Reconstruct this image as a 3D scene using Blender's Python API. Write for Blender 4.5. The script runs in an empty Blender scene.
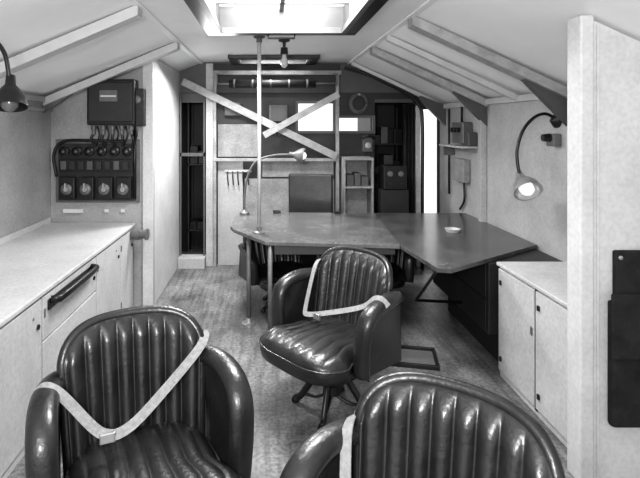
import bpy, bmesh, math, random
from mathutils import Vector, Matrix
random.seed(4)
sc=bpy.context.scene
COL=sc.collection
# ---------------------------------------------------------------- materials
def mat(name,v,rough=.5,metal=0.,var=.0,scale=6.,bump=0.,bscale=40.,spec=.5,emit=0.,detail=6.,coat=0.,speck=0.,grain=False):
    m=bpy.data.materials.new(name); m.use_nodes=True
    nt=m.node_tree; b=nt.nodes['Principled BSDF']
    b.inputs['Base Color'].default_value=(v,v,v,1)
    b.inputs['Roughness'].default_value=rough
    b.inputs['Metallic'].default_value=metal
    b.inputs['Specular IOR Level'].default_value=spec
    b.inputs['Coat Weight'].default_value=coat
    b.inputs['Coat Roughness'].default_value=.15
    tc=nt.nodes.new('ShaderNodeTexCoord')
    if var>0:
        n=nt.nodes.new('ShaderNodeTexNoise'); n.inputs['Scale'].default_value=scale; n.inputs['Detail'].default_value=detail
        n.inputs['Roughness'].default_value=.65
        r=nt.nodes.new('ShaderNodeValToRGB')
        lo=max(v*(1-var),0); hi=min(v*(1+var),1)
        r.color_ramp.elements[0].position=.35; r.color_ramp.elements[0].color=(lo,lo,lo,1)
        r.color_ramp.elements[1].position=.65; r.color_ramp.elements[1].color=(hi,hi,hi,1)
        nt.links.new(tc.outputs['Object'],n.inputs['Vector']); nt.links.new(n.outputs['Fac'],r.inputs['Fac'])
        out=r.outputs['Color']
        def mul(o2):
            mx=nt.nodes.new('ShaderNodeMixRGB'); mx.blend_type='MULTIPLY'; mx.inputs[0].default_value=1
            nt.links.new(out,mx.inputs[1]); nt.links.new(o2,mx.inputs[2]); return mx.outputs[0]
        if speck>0:
            n3=nt.nodes.new('ShaderNodeTexNoise'); n3.inputs['Scale'].default_value=45; n3.inputs['Detail'].default_value=8
            r3=nt.nodes.new('ShaderNodeValToRGB'); r3.color_ramp.elements[0].position=.36; r3.color_ramp.elements[0].color=(1-speck,)*3+(1,)
            r3.color_ramp.elements[1].position=.6; r3.color_ramp.elements[1].color=(1,1,1,1)
            nt.links.new(tc.outputs['Object'],n3.inputs['Vector']); nt.links.new(n3.outputs['Fac'],r3.inputs['Fac'])
            out=mul(r3.outputs['Color'])
        if grain:
            mp=nt.nodes.new('ShaderNodeMapping'); mp.inputs['Scale'].default_value=(14,1.1,1)
            n4=nt.nodes.new('ShaderNodeTexNoise'); n4.inputs['Scale'].default_value=2; n4.inputs['Detail'].default_value=6
            r4=nt.nodes.new('ShaderNodeValToRGB'); r4.color_ramp.elements[0].position=.35; r4.color_ramp.elements[0].color=(.62,.62,.62,1)
            r4.color_ramp.elements[1].position=.55; r4.color_ramp.elements[1].color=(1,1,1,1)
            nt.links.new(tc.outputs['Object'],mp.inputs['Vector']); nt.links.new(mp.outputs[0],n4.inputs['Vector']); nt.links.new(n4.outputs['Fac'],r4.inputs['Fac'])
            out=mul(r4.outputs['Color'])
        nt.links.new(out,b.inputs['Base Color'])
    if bump>0:
        n2=nt.nodes.new('ShaderNodeTexNoise'); n2.inputs['Scale'].default_value=bscale; n2.inputs['Detail'].default_value=4
        bp=nt.nodes.new('ShaderNodeBump'); bp.inputs['Strength'].default_value=bump; bp.inputs['Distance'].default_value=.01
        nt.links.new(tc.outputs['Object'],n2.inputs['Vector']); nt.links.new(n2.outputs['Fac'],bp.inputs['Height'])
        nt.links.new(bp.outputs['Normal'],b.inputs['Normal'])
    if emit>0:
        b.inputs['Emission Color'].default_value=(1,1,1,1); b.inputs['Emission Strength'].default_value=emit
    return m
M_wall=mat('painted_panel',.44,.55,var=.10,scale=3,bump=.05,speck=.12)
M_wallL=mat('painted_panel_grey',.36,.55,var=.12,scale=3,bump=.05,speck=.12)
M_ceil=mat('ceiling_paint',.88,.5,var=.03,scale=2)
M_white=mat('cream_gloss_paint',.60,.4,var=.08,scale=4,bump=.04,speck=.10)
M_beam=mat('beam_paint',.50,.5,var=.08,scale=5)
M_brace=mat('brace_timber',.34,.6,var=.2,scale=9)
M_rear=mat('rear_panel_paint',.30,.55,var=.2,scale=6,speck=.2)
M_trimd=mat('gusset_paint',.09,.5,var=.1)
M_cab=mat('cabinet_paint',.54,.40,var=.10,scale=3,bump=.05,speck=.14)
M_seam=mat('seam_shadow_gap',.03,.8)
M_floor=mat('worn_floor_covering',.22,.36,var=.55,scale=1.9,bump=.15,bscale=14,detail=10,speck=.5,grain=True)
M_tabL=mat('table_linoleum_painted_glare',.14,.2,var=.25,scale=5,bump=.03,detail=10,speck=.2)  # main top: paler base colour paints in the glossy reflection of the rear windows
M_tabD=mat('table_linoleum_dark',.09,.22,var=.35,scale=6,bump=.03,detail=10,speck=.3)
M_leather=mat('black_leather',.017,.34,var=.35,scale=9,bump=.22,bscale=60,spec=.65,coat=.12)
M_piping=mat('leather_piping',.03,.25,spec=.7,coat=.3)
M_black=mat('black_enamel',.012,.35,var=.2)
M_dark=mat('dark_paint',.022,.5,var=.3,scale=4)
M_mid=mat('mid_grey_metal',.13,.4,var=.2)
M_steel=mat('brushed_steel',.45,.3,metal=.7)
M_strap=mat('canvas_webbing',.27,.85,var=.2,scale=60,bump=.3,bscale=300)
M_bulb=mat('frosted_bulb',.85,.2,emit=.5)
M_bulboff=mat('unlit_bulb',.12,.2)
M_canvas=mat('dark_canvas',.025,.85,var=.3,scale=12,bump=.3,bscale=30,spec=.2)
M_paper=mat('paper_label',.6,.8)
M_glass=mat('gauge_glass',.5,.1)
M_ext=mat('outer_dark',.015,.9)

# ---------------------------------------------------------------- mesh helpers
def link(o,parent=None):
    COL.objects.link(o)
    if parent is not None: o.parent=parent
    return o
def mk(name,verts,faces,m,parent=None,smooth=False,bevel=0.,seg=2):
    me=bpy.data.meshes.new(name); me.from_pydata([tuple(v) for v in verts],[],faces)
    bm=bmesh.new(); bm.from_mesh(me); bmesh.ops.recalc_face_normals(bm,faces=bm.faces); bm.to_mesh(me); bm.free()
    me.materials.append(m)
    if smooth:
        for p in me.polygons: p.use_smooth=True
    o=bpy.data.objects.new(name,me); link(o,parent)
    if bevel>0:
        b=o.modifiers.new('bevel','BEVEL'); b.width=bevel; b.segments=seg; b.limit_method='ANGLE'
    return o
def empty(name,loc=(0,0,0),rot=0.,parent=None,scale=(1,1,1)):
    e=bpy.data.objects.new(name,None); e.location=loc; e.rotation_euler=(0,0,rot); e.scale=scale; e.empty_display_size=.1
    return link(e,parent)
BF=[(0,1,3,2),(4,6,7,5),(0,4,5,1),(2,3,7,6),(0,2,6,4),(1,5,7,3)]
def bv(x0,x1,y0,y1,z0,z1):
    return [(x,y,z) for x in (x0,x1) for y in (y0,y1) for z in (z0,z1)]
def box(name,x0,x1,y0,y1,z0,z1,m,parent=None,bevel=.004):
    return mk(name,bv(x0,x1,y0,y1,z0,z1),BF,m,parent,bevel=bevel)
def boxes(name,lst,m,parent=None,bevel=0.):
    V=[];F=[]
    for b in lst:
        n=len(V); V+=bv(*b); F+=[tuple(i+n for i in f) for f in BF]
    return mk(name,V,F,m,parent,bevel=bevel)
def prism(name,pts,a0,a1,m,parent=None,axis='Y',bevel=0.):
    n=len(pts)
    def c(p,a):
        if axis=='Y': return (p[0],a,p[1])
        if axis=='X': return (a,p[0],p[1])
        return (p[0],p[1],a)
    V=[c(p,a0) for p in pts]+[c(p,a1) for p in pts]
    F=[tuple(range(n)),tuple(range(2*n-1,n-1,-1))]+[(i,(i+1)%n,n+(i+1)%n,n+i) for i in range(n)]
    return mk(name,V,F,m,parent,bevel=bevel)
def crom(pts,k=8):
    P=[Vector(p) for p in pts]
    if len(P)<3: return P
    Q=[P[0]*2-P[1]]+P+[P[-1]*2-P[-2]]
    out=[]
    for i in range(1,len(Q)-2):
        for j in range(k):
            t=j/k; a,b,c,d=Q[i-1],Q[i],Q[i+1],Q[i+2]
            out.append(.5*((2*b)+(c-a)*t+(2*a-5*b+4*c-d)*t*t+(3*b-a-3*c+d)*t**3))
    out.append(P[-1]); return out
def sweep(name,pts,prof,m,parent=None,smooth_path=True,ref=None,k=8,cyclic=False,smooth=True):
    P=crom(pts,k) if smooth_path else [Vector(p) for p in pts]
    n=len(P); V=[];F=[]; np_=len(prof)
    last=None
    for i in range(n):
        t=(P[min(i+1,n-1)]-P[max(i-1,0)]).normalized()
        if ref is not None: r=Vector(ref)
        elif last is None: r=Vector((1,0,0)) if abs(t.x)<.8 else Vector((0,1,0))
        else: r=last
        b=(r-t*r.dot(t)).normalized(); last=b
        nn=t.cross(b)
        for (a,c) in prof: V.append(P[i]+b*a+nn*c)
    for i in range(n-1):
        for j in range(np_):
            F.append((i*np_+j,i*np_+(j+1)%np_,(i+1)*np_+(j+1)%np_,(i+1)*np_+j))
    F.append(tuple(range(np_))); F.append(tuple(range((n-1)*np_,n*np_)))
    return mk(name,V,F,m,parent,smooth=smooth)
def circ(r,n=12,r2=None):
    r2=r2 or r
    return [(r*math.cos(2*math.pi*i/n),r2*math.sin(2*math.pi*i/n)) for i in range(n)]
def tube(name,pts,r,m,parent=None,sp=True,n=12,k=8):
    return sweep(name,pts,circ(r,n),m,parent,smooth_path=sp,k=k)
def ribbon(name,pts,w,hint,m,parent,th=.004):
    P=[Vector(p) for p in pts]
    Q=[]
    for i in range(len(P)-1):
        for j in range(6): Q.append(P[i].lerp(P[i+1],j/6))
    Q.append(P[-1])
    for _ in range(5):
        Q=[Q[0]]+[(Q[i-1]+Q[i]*2+Q[i+1])/4 for i in range(1,len(Q)-1)]+[Q[-1]]
    P=Q;V=[];F=[];n=len(P);h=Vector(hint).normalized()
    for i in range(n):
        t=(P[min(i+1,n-1)]-P[max(i-1,0)]).normalized()
        s=t.cross(h).normalized(); nn=s.cross(t)
        for a,c in ((-w/2,-th/2),(w/2,-th/2),(w/2,th/2),(-w/2,th/2)): V.append(P[i]+s*a+nn*c)
    for i in range(n-1):
        for j in range(4): F.append((i*4+j,i*4+(j+1)%4,i*4+4+(j+1)%4,i*4+4+j))
    F.append((0,1,2,3));F.append(tuple(range((n-1)*4,n*4)))
    return mk(name,V,F,m,parent)
def lathe(name,prof,loc,m,parent=None,direction=(0,0,1),n=28,smooth=True):
    V=[];F=[];q=Vector(direction).to_track_quat('Z','Y')
    for r,z in prof:
        for i in range(n):
            a=2*math.pi*i/n; V.append(q@Vector((r*math.cos(a),r*math.sin(a),z))+Vector(loc))
    for k in range(len(prof)-1):
        for i in range(n): F.append((k*n+i,k*n+(i+1)%n,(k+1)*n+(i+1)%n,(k+1)*n+i))
    if prof[0][0]>1e-4: F.append(tuple(range(n)))
    if prof[-1][0]>1e-4: F.append(tuple(range((len(prof)-1)*n,len(prof)*n)))
    o=mk(name,V,F,m,parent,smooth=smooth)
    if smooth:
        e=o.modifiers.new('es','EDGE_SPLIT'); e.split_angle=math.radians(40)
    return o
def holes(name,u0,u1,v0,v1,hs,t0,t1,plane,m,parent=None):
    us=sorted({u0,u1,*[h[0] for h in hs],*[h[1] for h in hs]}); vs=sorted({v0,v1,*[h[2] for h in hs],*[h[3] for h in hs]})
    L=[]
    for i in range(len(us)-1):
        for j in range(len(vs)-1):
            cu=(us[i]+us[i+1])/2; cv=(vs[j]+vs[j+1])/2
            if any(h[0]<cu<h[1] and h[2]<cv<h[3] for h in hs): continue
            if plane=='XY': L.append((us[i],us[i+1],vs[j],vs[j+1],t0,t1))
            else: L.append((us[i],us[i+1],t0,t1,vs[j],vs[j+1]))
    return boxes(name,L,m,parent)

# ---------------------------------------------------------------- room shell
XL,XR=-2.0,2.06; YN,YF=-.5,6.0; ZC=2.42; CL,CR=-.80,.97; ZW=1.92
box('floor',XL-.05,XR+.05,YN,YF+1.05,-.06,0,M_floor,bevel=0)
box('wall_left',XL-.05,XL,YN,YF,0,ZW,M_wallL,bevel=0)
box('wall_right',XR,XR+.05,YN,YF,0,ZW,M_wall,bevel=0)
prism('ceiling_slope_left',[(XL-.05,ZW),(CL,ZC),(CL,ZC+.05),(XL-.05,ZW+.06)],YN,YF,M_ceil)
prism('ceiling_slope_right',[(XR+.05,ZW-.01),(CR,ZC),(CR,ZC+.05),(XR+.05,ZW+.06)],YN,YF,M_ceil)
H1=(-.38,.58,2.55,3.76); H2=(-.34,.46,5.40,5.80)
holes('ceiling',CL,CR,YN,YF,[H1,H2],ZC,ZC+.05,'XY',M_ceil)
W1=(.36,.78,1.60,1.93); W2=(.85,1.25,1.60,1.755); D1=(1.80,2.04,.12,1.86)
RL=(-1.05,-.74,.14,2.05); RR=(1.28,1.74,.10,1.98)
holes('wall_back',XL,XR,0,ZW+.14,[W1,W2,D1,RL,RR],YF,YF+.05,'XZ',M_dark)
prism('wall_back_gable',[(XL,ZW+.02),(XR,ZW+.02),(CR,ZC+.02),(CL,ZC+.02)],YF+.001,YF+.049,M_trimd)
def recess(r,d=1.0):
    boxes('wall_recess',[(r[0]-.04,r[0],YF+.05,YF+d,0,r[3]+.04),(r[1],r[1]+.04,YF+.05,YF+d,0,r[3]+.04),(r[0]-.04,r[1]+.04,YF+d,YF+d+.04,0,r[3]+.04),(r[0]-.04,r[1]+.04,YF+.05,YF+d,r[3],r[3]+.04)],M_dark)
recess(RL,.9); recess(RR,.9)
# partition with the switchboard
def slopez(x): return ZW+(x-XL+.05)/(CL-XL+.05)*(ZC-ZW)
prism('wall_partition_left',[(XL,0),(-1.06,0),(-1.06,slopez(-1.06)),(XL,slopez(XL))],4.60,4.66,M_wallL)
box('wall_passage_left',-1.12,-1.06,4.66,YF,0,2.30,M_white,bevel=0)
box('trim_partition_edge',-1.15,-1.055,4.575,4.60,0,2.28,M_white)
# partition right
def slopezr(x): return ZW+(XR-x)/(XR-CR)*(ZC-ZW)
prism('wall_partition_right',[(1.49,0),(XR,0),(XR,slopezr(XR)-.01),(1.49,slopezr(1.49)-.01)],2.33,2.40,M_white)
box('trim_partition_post',1.445,1.51,2.31,2.42,0,2.18,M_white,bevel=.008)
box('trim_partition_batten',1.53,1.54,2.32,2.33,0,2.14,M_white)
# cornices
box('trim_cornice_left',XL,XL+.035,YN,4.6,ZW-.05,ZW,M_wallL)
box('trim_cornice_right',XR-.035,XR,2.4,YF,ZW-.06,ZW-.01,M_beam)
box('trim_wall_rail_left',XL,XL+.02,YN,4.6,ZW-.13,ZW-.10,M_wallL)
box('trim_ceiling_left',CL-.03,CL+.02,YN,YF,ZC-.018,ZC-.002,M_ceil)
box('trim_ceiling_right',CR-.02,CR+.03,YN,YF,ZC-.018,ZC-.002,M_ceil)
# roof ribs
def rib(name,side,y,w=.05,d=.05,m=M_beam):
    if side<0: a=(XL+.01,ZW-.01);b=(CL,ZC-.005)
    else: a=(XR-.01,ZW-.01);b=(CR,ZC-.005)
    prism(name,[a,b,(b[0],b[1]-d),(a[0],a[1]-d)],y-w/2,y+w/2,m,bevel=.004)
for y in (1.8,3.12,4.46): rib('roof_rib',-1,y,.11,.07)
for y in (3.42,4.72): rib('roof_rib',1,y,.12,.07,M_brace)
for y in (4.10,5.82): rib('roof_rib',1,y,.06,.05)
for y in (3.42,4.72,5.8):
    prism('roof_gusset',[(XR-.005,1.66),(XR-.005,2.0-.09),(1.95,1.94),(1.76,2.01),(1.74,1.98)],y-.03,y+.03,M_trimd,bevel=.003)
prism('roof_gusset',[(XL+.005,1.78),(XL+.005,1.86),(-1.60,2.035)],4.42,4.46,M_mid)

# ---------------------------------------------------------------- roof hatches
def hatch(h,drop):
    e=empty('roof_hatch',((h[0]+h[1])/2,(h[2]+h[3])/2,ZC))
    a,b=(h[1]-h[0])/2,(h[3]-h[2])/2; w=.09
    boxes('frame',[(-a-w,a+w,-b-w,-b,-drop,.0-.001),(-a-w,a+w,b,b+w,-drop,-.001),(-a-w,-a,-b,b,-drop,-.001),(a,a+w,-b,b,-drop,-.001)],M_black,e,bevel=.006)
    boxes('inner_lip',[(-a-.005,-a+.03,-b,b,-drop-.004,-.02),(a-.03,a+.005,-b,b,-drop-.004,-.02),(-a+.03,a-.03,b-.03,b+.005,-drop-.004,-.02),(-a+.03,a-.03,-b,-b+.03,-drop-.004,-.02)],M_mid,e,bevel=.003)
    boxes('coaming',[(-a,a,-b,-b+.015,-.02,.14),(-a,a,b-.015,b,-.02,.14),(-a,-a+.015,-b+.015,b-.015,-.02,.14),(a-.015,a,-b+.015,b-.015,-.02,.14)],M_trimd,e)
    boxes('glazing_bars',[(-a,a,b*.55,b*.55+.03,.1,.12),(-a,a,b*.1,b*.1+.03,.1,.12),(-.015,.015,-b,b,.1,.12)],M_mid,e)
    tube('catch',[(-.1,b+w*.4,-drop),(-.1,b+w*.4,-drop-.03),(.1,b+w*.4,-drop-.03),(.1,b+w*.4,-drop)],.008,M_black,e,sp=False)
hatch(H1,.06); hatch(H2,.04)

# ---------------------------------------------------------------- left counter
def counter_left():
    e=empty('storage_counter',(0,0,0))
    x0,x1,y0,y1,h=XL+.002,-1.22,.2,4.55,.78
    box('carcass',x0,x1-.012,y0,y1,.0,h-.03,M_cab,e)
    box('top',x0,x1+.012,y0-.01,y1+.01,h-.03,h,M_cab,e,bevel=.008)
    box('upstand',x0,x0+.02,y0,y1,h,h+.05,M_cab,e)
    ys=[.25,1.1,1.95,2.7,3.55,4.12,4.52]
    for i in range(len(ys)-1):
        a,b=ys[i]+.006,ys[i+1]-.006
        if i==3:
            box('drawer_front',x1-.014,x1,a,b,.50,.735,M_cab,e,bevel=.003)
            box('panel_door',x1-.014,x1,a,b,.06,.490,M_cab,e,bevel=.003)
        else:
            box('panel_door',x1-.014,x1,a,b,.06,.735,M_cab,e,bevel=.003)
        lathe('latch_knob',[(.014,0),(.014,.008),(0,.012)],(x1,b-.05,.60),M_black,e,(1,0,0),n=12)
        box('hinge_a',x1,x1+.006,a+.01,a+.025,.62,.67,M_mid,e)
        box('hinge_b',x1,x1+.006,a+.01,a+.025,.15,.20,M_mid,e)
        lathe('screw',[(.008,0),(.008,.003),(0,.005)],(x1,b-.10,.66),M_mid,e,(1,0,0),n=10)
    boxes('seams',[(x1-.0135,x1-.010,y,y+.012,.05,.75) for y in [v-.006 for v in ys[1:-1]]],M_seam,e)
    box('handle_backplate',x1,x1+.01,2.76,3.44,.645,.705,M_black,e)
    sweep('handle',[(x1+.012,2.78,.70),(x1+.055,2.80,.70),(x1+.06,2.9,.70),(x1+.06,3.3,.70),(x1+.055,3.40,.70),(x1+.012,3.42,.70)],circ(.016,10,.022),M_black,e,smooth_path=False)
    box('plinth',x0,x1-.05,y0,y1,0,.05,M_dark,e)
    lathe('end_pipe',[(.0,0),(.048,0),(.048,.07),(.036,.075),(.036,.12),(.05,.125),(.05,.14),(.0,.14)],(-1.21,4.45,.70),M_mid,e,(1,-.1,0))
counter_left()

# switchboard
def switchboard():
    e=empty('electrical_switchboard',(0,4.575,0))
    Y=.02
    box('fuse_box',-1.62,-1.19,-.12,Y,1.67,2.08,M_black,e,bevel=.012)
    box('fuse_box_lid',-1.60,-1.21,-.135,-.12,1.70,2.05,M_dark,e,bevel=.008)
    box('name_plate',-1.50,-1.34,-.14,-.135,1.88,1.98,M_mid,e)
    box('name_plate_text_band',-1.49,-1.35,-.142,-.14,1.92,1.935,M_paper,e)
    box('side_lever_box',-1.24,-1.12,-.07,Y,1.66,2.0,M_dark,e,bevel=.006)
    lathe('side_dial',[(.035,0),(.035,.015),(0,.02)],(-1.18,-.07,1.9),M_mid,e,(0,-1,0),n=16)
    for i in range(5):
        x=-1.58+i*.085
        lathe('cable_gland',[(.026,0),(.026,.035),(.017,.04),(.017,.08),(0,.08)],(x,-.05,1.665),M_mid,e,(0,0,-1),n=12)
        tube('cable',[(x,-.05,1.60),(x+.01*(i-2),-.06,1.54),(x*.98-.02,-.03,1.48)],.012,M_black,e)
        tube('cable_thin',[(x+.03,-.04,1.66),(x+.05,-.05,1.58),(x+.01,-.03,1.48)],.007,M_black,e)
    box('mounting_board',-1.95,-1.18,.005,Y+.003,.96,1.54,M_mid,e)
    box('back_board',-1.92,-1.21,-.005,Y,.98,1.50,M_dark,e)
    for i in range(6):
        x=-1.86+i*.115
        lathe('socket',[(.045,0),(.045,.035),(.03,.045),(.028,.03),(0,.03)],(x,0,1.43),M_black,e,(0,-1,0),n=18)
        lathe('socket_ring',[(.012,0),(.012,.02),(0,.022)],(x,-.03,1.43),M_mid,e,(0,-1,0),n=12)
    box('fuse_strip',-1.90,-1.23,-.04,0,1.25,1.36,M_black,e)
    for i in range(8): box('fuse_carrier',-1.88+i*.08,-1.83+i*.08,-.06,-.04,1.265,1.345,M_dark if i%3 else M_trimd,e)
    for i in range(4):
        x=-1.82+i*.17
        box('switch_body',x-.07,x+.07,-.06,0,1.00,1.20,M_black,e,bevel=.01)
        lathe('switch_dial',[(.05,0),(.05,.015),(.04,.022),(0,.022)],(x,-.06,1.09),M_mid,e,(0,-1,0),n=20)
        lathe('switch_centre',[(.022,0),(.02,.012),(0,.012)],(x,-.082,1.09),M_steel,e,(0,-1,0),n=14)
        box('switch_lever',x-.006,x+.006,-.11,-.08,1.08,1.15,M_steel,e)
    tube('conduit',[(-1.22,-.01,1.0),(-1.22,-.01,1.66)],.014,M_black,e,sp=False)
    tube('loom',[(-1.93,-.02,1.2),(-1.95,-.03,1.4),(-1.86,-.04,1.52),(-1.6,-.05,1.53),(-1.3,-.04,1.52)],.014,M_black,e)
    box('label_strip',-1.88,-1.70,0,Y,.865,.90,M_paper,e,bevel=.001)
    for x in(-1.48,-1.33): box('label_small',x-.02,x+.02,0,Y,.87,.90,M_paper,e,bevel=.001)
switchboard()

# ---------------------------------------------------------------- right cabinet
def cab_right():
    e=empty('low_cupboard',(0,0,0)); x0,x1,y0,y1,h=1.53,2.055,2.425,3.33,.76
    box('carcass',x0+.014,x1,y0,y1,.0,h-.025,M_cab,e)
    box('top',x0-.008,x1,y0,y1+.005,h-.025,h,M_cab,e,bevel=.006)
    for a,b in((y0+.01,2.86),(2.88,y1-.01)):
        box('door',x0,x0+.013,a,b,.05,h-.04,M_cab,e,bevel=.003)
        box('latch_a',x0-.012,x0,b-.05,b-.03,.62,.65,M_black,e)
        box('latch_b',x0-.012,x0,b-.05,b-.03,.12,.15,M_black,e)
        box('hinge',x0-.006,x0,a+.01,a+.03,.45,.50,M_mid,e)
    box('seam',x0+.008,x0+.0135,2.86,2.88,.03,h-.03,M_seam,e,bevel=0)
    box('hasp',1.7,1.76,y0+.25,y0+.28,h,h+.012,M_black,e)
cab_right()
def pouch():
    e=empty('leather_map_pouch',(0,2.329,0))
    box('body',1.575,1.92,-.045,0,.28,.86,M_canvas,e,bevel=.015)
    box('flap',1.565,1.93,-.06,-.045,.60,.90,M_canvas,e,bevel=.006)
    box('upper_board',1.60,1.90,-.03,0.0,.80,1.09,M_canvas,e,bevel=.01)
    box('strap',1.70,1.73,-.066,-.06,.50,.88,M_dark,e,bevel=.002)
    box('buckle',1.692,1.738,-.072,-.064,.57,.61,M_steel,e,bevel=.004)
    for x in (1.62,1.88): lathe('hanging_stud',[(.01,0),(.01,.036),(0,.04)],(x,0,1.06),M_steel,e,(0,-1,0),n=10)
pouch()

# ---------------------------------------------------------------- table
def table():
    e=empty('map_table',(0,0,0)); z=.76
    main=[(-.34,4.5),(-.30,4.36),(-.02,3.90),(1.0,3.79),(1.10,5.17),(-.19,5.23),(-.33,5.0)]
    leaf=[(1.002,3.79),(1.076,3.18),(1.16,3.16),(2.045,3.80),(2.045,5.17),(1.102,5.17)]
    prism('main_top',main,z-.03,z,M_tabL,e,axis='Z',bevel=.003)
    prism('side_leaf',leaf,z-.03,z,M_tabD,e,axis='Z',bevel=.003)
    box('apron_front',.05,1.0,3.93,3.96,z-.11,z-.03,M_trimd,e)
    box('apron_rear',-.1,1.9,5.05,5.08,z-.11,z-.03,M_trimd,e)
    for i,(x,y) in enumerate(((-.163,4.20),(.015,3.92))):
        tube('leg_%d'%i,[(x,y,.01),(x,y,z-.03)],.018,M_mid,e,sp=False)
        lathe('foot_%d'%i,[(.06,0),(.06,.01),(.03,.02),(.022,.05),(0,.05)],(x,y,0),M_steel,e)
    tube('leg_2',[(.0,5.05,.0),(.0,5.05,z-.03)],.018,M_mid,e,sp=False)
    tube('folding_strut',[(1.09,3.24,z-.04),(1.14,3.85,.32),(1.5,3.86,.30)],.011,M_black,e,sp=False)
    box('drawer_pedestal',1.50,2.04,3.40,4.55,.24,z-.031,M_dark,e,bevel=.006)
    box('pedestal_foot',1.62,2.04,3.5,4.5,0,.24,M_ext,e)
    boxes('drawer_line',[(1.492,1.50,3.43,4.52,.26,.47),(1.492,1.50,3.43,4.52,.49,.71)],M_dark,e,bevel=.004)
    boxes('small_clamps',[(.68,.74,5.1,5.16,z,z+.02),(.05,.13,5.12,5.17,z,z+.03)],M_black,e)
table()
e=empty('support_pole',(-.075,4.22,0))
tube('pole',[(0,0,.762),(0,0,ZC-.005)],.0165,M_cab,e,sp=False)
lathe('lower_flange',[(.05,0),(.05,.008),(.024,.02),(.024,.05)],(0,0,.761),M_mid,e)
lathe('upper_flange',[(.05,0),(.05,.008),(.024,.02),(.024,.05)],(0,0,ZC-.002),M_mid,e,(0,0,-1))
e=empty('ceiling_bulb_fitting',(.14,4.35,ZC))
lathe('ceiling_rose',[(.05,0),(.05,.02),(.015,.03),(.012,.07),(.03,.075),(.035,.13),(.02,.135),(0,.135)],(0,0,-.001),M_black,e,(0,0,-1))
lathe('bulb',[(.016,0),(.02,.03),(.033,.07),(.03,.10),(.015,.12),(0,.125)],(0,0,-.13),M_glass,e,(0,0,-1))
e=empty('ashtray',(1.57,4.25,.761))
lathe('dish',[(0,.0),(.05,0),(.065,.028),(.055,.028),(.045,.01),(0,.01)],(0,0,0),M_beam,e)

# ---------------------------------------------------------------- lamps
def gooseneck(name,loc,path,headdir,hs=1.,base=None,m=M_black,bulb=M_bulb,ms=None):
    e=empty(name,loc)
    tube('gooseneck_arm',path,.011,m,e)
    end=Vector(path[-1]); d=Vector(headdir).normalized()
    lathe('shade',[(.0,-.05*hs),(.022*hs,-.05*hs),(.026*hs,.0),(.05*hs,.03*hs),(.075*hs,.07*hs),(.085*hs,.115*hs),(.080*hs,.115*hs),(.07*hs,.07*hs),(.02*hs,.02*hs),(0,.02*hs)],end,ms or m,e,d)
    lathe('bulb',[(.0,.02*hs),(.02*hs,.03*hs),(.045*hs,.08*hs),(.04*hs,.115*hs),(.02*hs,.135*hs),(0,.14*hs)],end,bulb,e,d)
    if base: lathe('base',[(0,0),(.05,0),(.05,.02),(.03,.035),(.015,.05),(0,.05)],base[0],m,e,base[1])
gooseneck('gooseneck_wall_lamp',(2.0,3.55,1.72),[(.05,0,-.01),(-.03,0,.03),(-.12,-.01,.0),(-.20,-.02,-.09),(-.245,-.03,-.22),(-.245,-.04,-.34),(-.235,-.06,-.42)],(.0,-.80,-.65),1.1,((.058,0,-.02),(-1,0,0)),ms=M_steel)
e2=empty('wall_socket_outlet',(2.0,3.55,1.58)); box('plate',0,.058,-.05,.05,-.06,.03,M_mid,e2,bevel=.008); lathe('plug',[(0,0),(.03,0),(.025,.05),(0,.05)],(0,0,0),M_black,e2,(-1,0,0))
gooseneck('gooseneck_wall_lamp',(-1.99,2.5,1.80),[(.0,0,0),(.12,0,.15),(.35,0,.30),(.56,0,.32),(.665,0,.24),(.70,0,.07)],(.12,-.30,-1),1.0,((0,0,0),(1,0,0)),bulb=M_bulboff)
gooseneck('gooseneck_desk_lamp',(-.24,5.08,.762),[(0,0,0.02),(0,0,.18),(.03,0,.38),(.12,0,.54),(.30,0,.60),(.50,-.02,.61)],(1,-.25,-.12),.95,((0,0,0),(0,0,1)),m=M_mid)

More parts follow.
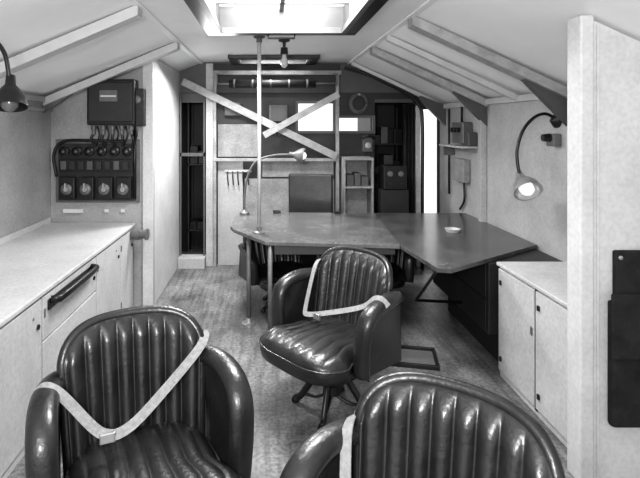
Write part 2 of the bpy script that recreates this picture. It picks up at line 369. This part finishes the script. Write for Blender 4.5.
# ---------------------------------------------------------------- tub chairs
def sst(a,b,x):
    t=max(0,min(1,(x-a)/(b-a))); return t*t*(3-2*t)
def seat_mesh(e,a=.262,b=.30,cy=-.085,zt=.455,zb=.335,ex=3.4):
    def warp(x,y): return x*(1+.20*sst(-.02,-.14,y))
    def topz(x,y):
        r=min(1.,(abs(x/a)**ex+abs(y/b)**ex)**(1/ex)); edge=max(0,(r-.78)/.22)
        fl=abs(math.sin(math.pi*(x/a+1)/2*8))**.5*.016*(1-edge)
        rear=sst(-.27,-.21,y)
        return zt+.03*(1-r*r)-.04*(1-math.sqrt(max(0,1-edge**2)))+(fl-.008)*rear
    NU=112; NVv=30; V=[];F=[]
    for i in range(NU+1):
        u=-1+2*i/NU; u=math.copysign(1-(1-abs(u))**1.25,u)
        lim=b*max(0,1-abs(u)**ex)**(1/ex)
        for j in range(NVv+1):
            v=math.sin(math.pi/2*(-1+2*j/NVv)); x=a*u; y=lim*v
            V.append((warp(x,y),y+cy,topz(x,y)))
    for i in range(NU):
        for j in range(NVv): F.append((i*(NVv+1)+j,(i+1)*(NVv+1)+j,(i+1)*(NVv+1)+j+1,i*(NVv+1)+j+1))
    mk('seat_cushion_top',V,F,M_leather,e,smooth=True)
    N=84
    def outline(k,r):
        t=2*math.pi*k/N; c,s=math.cos(t),math.sin(t)
        x,y=(a*r*math.copysign(abs(c)**(2/ex),c), b*r*math.copysign(abs(s)**(2/ex),s))
        return warp(x,y),y
    V=[];F=[]; rings=((.985,zt-.032),(1.0,zt-.04),(1.015,zt-.055),(1.02,zt-.08),(1.0,zb+.01),(.92,zb))
    for (r,z) in rings:
        for k in range(N):
            x,y=outline(k,r); V.append((x,y+cy,z))
    nr=len(rings)
    for i in range(nr-1):
        for k in range(N): F.append((i*N+k,i*N+(k+1)%N,(i+1)*N+(k+1)%N,(i+1)*N+k))
    F.append(tuple(range((nr-1)*N,nr*N)))
    mk('seat_cushion_border',V,F,M_leather,e,smooth=True)
    pts=[(outline(k,1.015)[0],outline(k,1.015)[1]+cy,zt-.043) for k in range(N+1)]
    tube('seat_piping',pts,.0055,M_piping,e,sp=False,n=8)
def chair_back(e,nf=8,zb=.36,top=.88,W=.275):
    NU=nf*14; NV=28
    def tz(u): return top-.145+.125*max(0,1-abs(u)**5)**.5+.02*(1-u*u)
    def base(u,z): return .185+.20*(z-.4)-.085*abs(u)**2.4
    def xw(u,z): return W*u*(.90+.12*(z-zb)/(top-zb))
    V=[];F=[]
    for s in range(2):
        for i in range(NU+1):
            u=-1+2*i/NU
            for j in range(NV+1):
                v=1-(1-j/NV)**1.35
                z=zb+(tz(u)-zb)*v
                if s==0:
                    eu=min(1,(1-abs(u))/.12); ev=min(1,(1-v)/.10)
                    ed=math.sqrt(max(0,1-(1-eu)**2))*math.sqrt(max(0,1-(1-ev)**2))
                    fl=abs(math.sin(math.pi*(u/.92+1)/2*nf))**.5 if abs(u)<.92 else 0
                    y=base(u,z)-ed*(.020+.030*fl*min(1,(1-v)/.13))
                else:
                    ed=math.sqrt(max(0,1-(abs(u))**6))*math.sqrt(max(0,1-v**8))
                    y=base(u,z)+.02+.05*ed
                V.append((xw(u,z),y,z))
    n=(NU+1)*(NV+1)
    idx=lambda s,i,j: s*n+i*(NV+1)+j
    for s in range(2):
        for i in range(NU):
            for j in range(NV): F.append((idx(s,i,j),idx(s,i+1,j),idx(s,i+1,j+1),idx(s,i,j+1)))
    for i in range(NU):
        F.append((idx(0,i,NV),idx(0,i+1,NV),idx(1,i+1,NV),idx(1,i,NV))); F.append((idx(0,i,0),idx(0,i+1,0),idx(1,i+1,0),idx(1,i,0)))
    for j in range(NV):
        F.append((idx(0,0,j),idx(0,0,j+1),idx(1,0,j+1),idx(1,0,j))); F.append((idx(0,NU,j),idx(0,NU,j+1),idx(1,NU,j+1),idx(1,NU,j)))
    mk('fluted_back',V,F,M_leather,e,smooth=True)
    pts=[]
    for j in range(0,12):
        z=zb+(tz(-1)-zb)*j/12; pts.append((xw(-1,z),base(-1,z)+.012,z))
    for i in range(0,81):
        u=-math.sin(math.pi/2*math.cos(math.pi*i/80)); z=tz(u); pts.append((xw(u,z),base(u,z)+.012,z))
    for j in range(11,-1,-1):
        z=zb+(tz(1)-zb)*j/12; pts.append((xw(1,z),base(1,z)+.012,z))
    tube('back_border_roll',pts,.020,M_leather,e,sp=False,n=12)
    pip=[(p[0]*.955,p[1]-.020,p[2]-(.012 if p[2]>.75 else 0)) for p in pts]
    tube('back_piping',pip,.005,M_piping,e,sp=False,n=8)
def arm(e,s):
    path=[(s*.280,.235,.680),(s*.305,.17,.695),(s*.328,.08,.700),(s*.338,.0,.692),(s*.340,-.07,.668),(s*.339,-.115,.62),(s*.335,-.13,.53),(s*.33,-.13,.44),(s*.325,-.125,.36)]
    n='right' if s>0 else 'left'
    sweep('arm_roll_'+n,path,circ(.050,18,.036),M_leather,e,ref=(1,0,0))
    P=crom(path,6)
    V=[];F=[]
    k=len(P)
    for p in P:
        for dx in (-.034,.034): V.append((p.x+dx,p.y,p.z))
    for p in P:
        for dx in (-.034,.034): V.append((s*.312+dx,min(p.y,.2)*.98,.35))
    for i in range(k-1):
        F.append((2*i,2*i+2,2*k+2*i+2,2*k+2*i)); F.append((2*i+1,2*i+3,2*k+2*i+3,2*k+2*i+1))
        F.append((2*i,2*i+1,2*i+3,2*i+2)); F.append((2*k+2*i,2*k+2*i+1,2*k+2*i+3,2*k+2*i+2))
    F.append((0,1,2*k+1,2*k)); F.append((2*k-2,2*k-1,4*k-1,4*k-2))
    mk('arm_panel_'+n,V,F,M_leather,e,smooth=False)
    tube('arm_piping_'+n,[(p[0]+s*.045,p[1],p[2]-.014) for p in path],.005,M_piping,e,n=8)
def tub_chair(x,y,rot,strap=0,sz=1.,prot=0.3):
    e=empty('swivel_tub_armchair',(x,y,0),rot,scale=(1,1,sz))
    chair_back(e); seat_mesh(e); arm(e,1); arm(e,-1)
    box('seat_frame',-.27,.27,-.25,.22,.305,.345,M_black,e,bevel=.02)
    lathe('swivel_column',[(.10,.310),(.10,.29),(.035,.27),(.032,.16),(.05,.15),(.055,.10),(0,.10)],(0,0,0),M_black,e)
    for i in range(4):
        a=prot+i*math.pi/2; c,s=math.cos(a),math.sin(a)
        sweep('spider_leg_%d'%i,[(c*r,s*r,z) for r,z in ((.03,.20),(.09,.185),(.14,.12),(.19,.045),(.225,.022))],circ(.016,10,.02),M_black,e)
        lathe('foot_%d'%i,[(.022,0),(.025,.01),(.018,.03),(0,.03)],(c*.225,s*.225,0),M_black,e,n=14)
        tube('brace_%d'%i,[(c*.18,s*.18,.06),(c*.10,s*.10,.055),(0,0,.10)],.009,M_black,e)
    if strap==1:
        ribbon('lap_strap',[(-.36,.10,.705),(-.33,.08,.742),(-.28,.06,.715),(-.16,.0,.575),(-.10,-.01,.555),(-.02,.01,.575),(.255,.12,.755),(.30,.20,.78),(.295,.255,.75)],.036,(-.1,-.85,.5),M_strap,e)
        box('buckle',-.155,-.10,-.018,-.004,.538,.575,M_steel,e,bevel=.004)
    if strap==2:
        ribbon('lap_strap',[(-.285,.26,.76),(-.28,.19,.80),(-.26,.12,.77),(-.225,.0,.53),(-.19,-.04,.50),(.24,.0,.66),(.30,.01,.73),(.35,.01,.740),(.395,.01,.71)],.032,(-.1,-.75,.6),M_strap,e)
        box('buckle',-.10,-.05,-.055,-.04,.515,.55,M_steel,e,bevel=.004)
    if strap==3:
        ribbon('lap_strap',[(-.295,.28,.68),(-.305,.2,.745),(-.28,.10,.745),(-.23,.0,.60),(-.17,-.06,.50),(-.12,-.18,.49)],.036,(-.1,-.85,.5),M_strap,e)
    return e
R=math.radians
tub_chair(-.46,1.84,R(24),1)
tub_chair(.375,2.94,R(-50),2,prot=.5)
tub_chair(.40,1.27,R(-37),3)
tub_chair(.12,4.62,R(25),0,.78)
tub_chair(.98,4.68,R(-20),0,.78)

e=empty('upright_office_chair',(.46,5.50,0),R(-8))
box('backrest',-.25,.25,.12,.17,.60,1.12,M_leather,e,bevel=.02)
box('seat_pad',-.24,.24,-.28,.16,.42,.48,M_leather,e,bevel=.02)
for i,(a,b) in enumerate(((-.21,-.25),(.21,-.25),(-.21,.14),(.21,.14))): tube('leg_%d'%i,[(a,b,0),(a,b,.45 if b<0 else 1.05)],.014,M_mid,e,sp=False)

e=empty('floor_tie_down_frame',(1.0,3.58,0),R(-12))
boxes('frame',[(-.2,.2,-.15,-.13,0,.03),(-.2,.2,.13,.15,0,.03),(-.2,-.18,-.13,.13,0,.03),(.18,.2,-.13,.13,0,.03)],M_black,e,bevel=.003)
box('plate',-.18,.18,-.13,.13,0,.008,M_mid,e,bevel=.001)

# ---------------------------------------------------------------- rear wall fittings
box('trim_rear_post',-.735,-.65,5.90,5.999,0,2.40,M_wall)
box('trim_rear_step',-1.055,-.74,5.80,5.999,0,.12,M_wall)
e=empty('rear_door_frame',(-.9,5.94,0))
boxes('door_rails',[(-.15,.15,-.01,.008,1.30,1.34),(-.15,-.13,-.01,.008,.12,2.04),(.13,.15,-.01,.008,.12,2.04)],M_trimd,e)
def storage_shelf(x0,x1,y0,y1,levels,h,pal):
    e=empty('equipment_shelf_rack',(0,0,0))
    boxes('uprights',[(x0,x0+.02,y0,y0+.02,0,h),(x1-.02,x1,y0,y0+.02,0,h),(x0,x0+.02,y1-.02,y1,0,h),(x1-.02,x1,y1-.02,y1,0,h)],M_dark,e)
    L=[]
    for z in levels: L.append((x0,x1,y0,y1,z,z+.02))
    boxes('shelves',L,M_dark,e)
    k=0
    for z in levels:
        x=x0+.03
        while x<x1-.08:
            w=random.uniform(.07,.16); w=min(w,x1-.025-x); hh=random.uniform(.08,.24)
            box('stored_box_%d'%k,x,x+w-.008,y0+.02,y1-.05,z+.0201,z+.02+hh,random.choice(pal),e); k+=1; x+=w
storage_shelf(-1.04,-.75,6.45,6.8,(.3,1.15,),1.95,[M_dark,M_black,M_dark])
storage_shelf(1.29,1.73,6.3,6.7,(.3,.7,1.05,1.42,),1.9,[M_mid,M_trimd,M_black,M_rear,M_trimd])
e=empty('braced_rear_frame',(0,0,0))
boxes('header_and_sill',[(-.645,.86,5.85,5.95,2.26,2.31),(-.645,.80,5.85,5.92,1.245,1.28)],M_rear,e,bevel=.003)
boxes('uprights',[(-.645,-.61,5.86,5.94,0,2.26),(.80,.835,5.86,5.94,0,2.26)],M_rear,e,bevel=.003)
box('trim_rear_infill',-.64,.86,5.96,5.998,2.05,2.40,M_dark)
def slat(name,a,b,w,y,m,e):
    a=Vector((a[0],0,a[1]));b=Vector((b[0],0,b[1]));d=(b-a).normalized();n=Vector((-d.z,0,d.x))*w/2
    prism(name,[((a+n).x,(a+n).z),((b+n).x,(b+n).z),((b-n).x,(b-n).z),((a-n).x,(a-n).z)],y-.015,y+.015,m,e,bevel=.002)
slat('diagonal_brace_a',(-1.0,2.18),(.80,1.30),.085,5.84,M_brace,e)
slat('diagonal_brace_b',(-.05,1.55),(.82,2.03),.075,5.80,M_brace,e)
e=empty('roller_blind',(0,5.78,2.15)); tube('roll',[(-.45,0,0),(.55,0,0)],.045,M_dark,e,sp=False,n=16)
tube('rod',[(-.6,0,.0),(.8,0,.0)],.012,M_steel,e,sp=False)
boxes('brackets',[(-.6,-.585,-.02,.07,-.02,.12),(.785,.80,-.02,.07,-.02,.12)],M_mid,e)
for i in range(5): lathe('tie_%d'%i,[(.050,0),(.050,.02)],(-.4+i*.21,0,0),M_mid,e,(1,0,0),n=16)
box('wall_panel_upper',-.60,-.12,5.96,5.999,1.29,1.68,M_rear)
box('wall_panel_lower',-.60,-.30,5.95,5.999,0,1.24,M_wall)
box('wall_panel_middle',-.07,.78,5.95,5.999,1.05,1.24,M_rear)
box('wall_panel_low_middle',-.28,.79,5.96,5.999,0,1.03,M_rear)
e=empty('coat_hook_rack',(-.30,5.93,1.12)); box('rail',-.22,.10,-.0,.018,-.01,.02,M_beam,e)
for i in range(5): tube('hook_%d'%i,[(-.18+i*.06,0,0),(-.18+i*.06,-.03,-.06),(-.17+i*.06,-.02,-.16)],.007,M_black,e)
# wall mounted signalling gear between the braces
e=empty('wall_junction_box',(.12,5.997,1.80))
box('case',-.11,.11,-.09,0,-.09,.11,M_mid,e,bevel=.01); box('lid',-.09,.09,-.10,-.09,-.07,.09,M_trimd,e,bevel=.004)
for i in range(3): tube('lead_%d'%i,[(-.06+i*.06,-.05,-.09),(-.07+i*.06,-.05,-.17),(-.03+i*.05,-.02,-.26)],.008,M_mid,e)
e=empty('wall_junction_box',(-.42,5.997,1.86))
box('case',-.10,.10,-.08,0,-.08,.08,M_trimd,e,bevel=.01); lathe('gauge',[(.05,0),(.05,.015),(.04,.02),(0,.02)],(0,-.08,0),M_mid,e,(0,-1,0),n=20)
e=empty('coiled_cable',(1.08,5.97,1.93))
for j in range(4):
    tube('coil_%d'%j,[((.11-j*.008)*math.cos(2*math.pi*i/24),-.01*j,(.12-j*.008)*math.sin(2*math.pi*i/24)) for i in range(25)],.009,M_mid,e,sp=False,n=8)
box('peg',-.015,.015,-.05,.03,.095,.115,M_steel,e)
e=empty('wall_telephone_set',(1.18,5.999,1.46))
box('case',-.06,.06,-.09,0,-.11,.08,M_trimd,e,bevel=.01); tube('handset',[(-.08,-.11,.06),(0,-.13,.085),(.08,-.11,.06)],.018,M_black,e); lathe('dial',[(.035,0),(.035,.01),(0,.012)],(0,-.09,-.03),M_steel,e,(0,-1,0),n=18)
for nme,w in(('1',W1),('2',W2)):
    boxes('window_'+nme,[(w[0]-.03,w[1]+.03,5.97,5.999,w[3],w[3]+.03),(w[0]-.03,w[1]+.03,5.97,5.999,w[2]-.03,w[2]),(w[0]-.03,w[0],5.97,5.999,w[2],w[3]),(w[1],w[1]+.03,5.97,5.999,w[2],w[3])],M_trimd)
e=empty('open_shelf_locker',(1.03,5.80,0))
boxes('carcass',[(-.17,.17,-.12,.19,1.27,1.30),(-.17,-.15,-.12,.19,0,1.27),(.15,.17,-.12,.19,0,1.27),(-.15,.15,-.12,.19,.95,.97),(-.15,.15,-.12,.19,.3,.33),(-.15,.15,.17,.19,.33,1.27)],M_rear,e)
boxes('files',[(-.13,-.05,-.08,.1,.97,1.10),(-.04,.03,-.08,.1,.97,1.12),(.04,.12,-.08,.1,.97,1.08)],M_trimd,e,bevel=.004)
def curtain(x0,x1,z0,zf,y):
    N=60;V=[];F=[]
    for i in range(N+1):
        t=i/N;x=x0+(x1-x0)*t; yy=y+.016*math.sin(t*22)+.006*math.sin(t*51)
        V+= [(x,yy,z0),(x,yy,zf(x)),(x,yy+.01,zf(x)),(x,yy+.01,z0)]
    for i in range(N):
        a=4*i;b=a+4
        for j in range(4): F.append((a+j,a+(j+1)%4,b+(j+1)%4,b+j))
    F.append((0,1,2,3));F.append((4*N,4*N+1,4*N+2,4*N+3))
    return mk('blackout_curtain',V,F,M_canvas,None,smooth=True)
curtain(1.60,1.742,.0,lambda x:1.92,5.93)
sweep('arched_draught_strip',[(.88,5.8,2.34),(1.1,5.8,2.28),(1.35,5.8,2.17),(1.6,5.8,2.04),(1.75,5.8,1.90),(1.79,5.8,1.7),(1.79,5.8,.9),(1.79,5.8,.0)],circ(.02,10),M_black,None)
box('trim_door_jamb',1.748,1.80,5.90,5.999,0,1.9,M_cab)
e=empty('radio_receiver',(1.42,5.66,0))
box('stand',-.16,.14,-.12,.10,0,.95,M_dark,e); box('case',-.14,.12,-.13,.10,.951,1.22,M_black,e,bevel=.01)
for i in range(2):
    lathe('dial_%d'%i,[(.03,0),(.03,.012),(0,.015)],(-.07+i*.12,-.13,1.13),M_mid,e,(0,-1,0),n=18); lathe('knob_%d'%i,[(.015,0),(.015,.03),(0,.03)],(-.07+i*.12,-.13,1.02),M_dark,e,(0,-1,0),n=14)
# right wall fittings
e=empty('wall_equipment_shelf',(2.055,5.2,1.5))
box('case',-.10,0,-.18,.12,-.02,.2,M_mid,e,bevel=.01)
box('shelf',-.16,0,-.3,.35,-.06,-.04,M_beam,e)
box('lower_case',-.07,0,-.12,.2,-.42,-.18,M_rear,e,bevel=.01)
box('cord_reel_box',-.09,0,-.30,-.2,-.04,.1,M_trimd,e,bevel=.01)
box('bracket',-.12,0,.3,.32,-.16,-.06,M_mid,e)
for i in range(3): lathe('knob_%d'%i,[(.025,0),(.025,.03),(0,.035)],(-.10,-.1+i*.08,.12),M_black,e,(-1,0,0),n=14)
tube('conduit',[(-.02,.05,.2),(-.02,.05,.38)],.012,M_black,e,sp=False)
tube('conduit_lower',[(-.02,.0,-.4),(-.02,-.02,-.6),(-.02,.1,-.72)],.012,M_black,e)
tube('conduit_side',[(-.02,.42,-.6),(-.02,.42,.35)],.012,M_dark,e,sp=False)
box('trim_wall_post_right',2.0,2.058,4.70,4.76,0,1.88,M_wall)
box('baseboard_right',2.03,2.058,4.80,5.95,0,.1,M_beam)

# ---------------------------------------------------------------- light
w=bpy.data.worlds.new('sky'); sc.world=w; w.use_nodes=True
w.node_tree.nodes['Background'].inputs[0].default_value=(1,1,1,1); w.node_tree.nodes['Background'].inputs[1].default_value=1.15
def area(name,loc,tgt,size,power,sy=None):
    l=bpy.data.lights.new(name,'AREA'); l.energy=power; l.size=size
    if sy: l.shape='RECTANGLE'; l.size_y=sy
    o=bpy.data.objects.new(name,l); o.location=loc; o.rotation_euler=(Vector(tgt)-Vector(loc)).to_track_quat('-Z','Y').to_euler(); link(o); return o
area('photographer_flash_light',(-.3,-.3,1.9),(-.2,4.5,1.7),.35,68)
area('skylight_through_hatch',(.1,3.15,2.62),(.1,3.3,0),.8,80)
area('skylight_through_rear_hatch',(.06,5.6,2.60),(.06,5.3,0),.4,25)
area('added_rear_floor_fill',(-.50,5.1,2.2),(-.50,4.6,0),.3,42)  # added fill under the closed ceiling, brightens the rear left floor
# ---------------------------------------------------------------- camera
c=bpy.data.cameras.new('camera'); c.sensor_width=36; c.lens=28.1; c.shift_x=.081; c.shift_y=-.178; c.clip_start=.02
co=bpy.data.objects.new('camera',c); co.location=(0,0,1.67); co.rotation_euler=(math.pi/2,0,0); link(co); sc.camera=co
sc.view_settings.view_transform='Standard'
for lk in ('Medium High Contrast','Standard - Medium High Contrast'):
    try:
        sc.view_settings.look=lk; break
    except Exception: pass
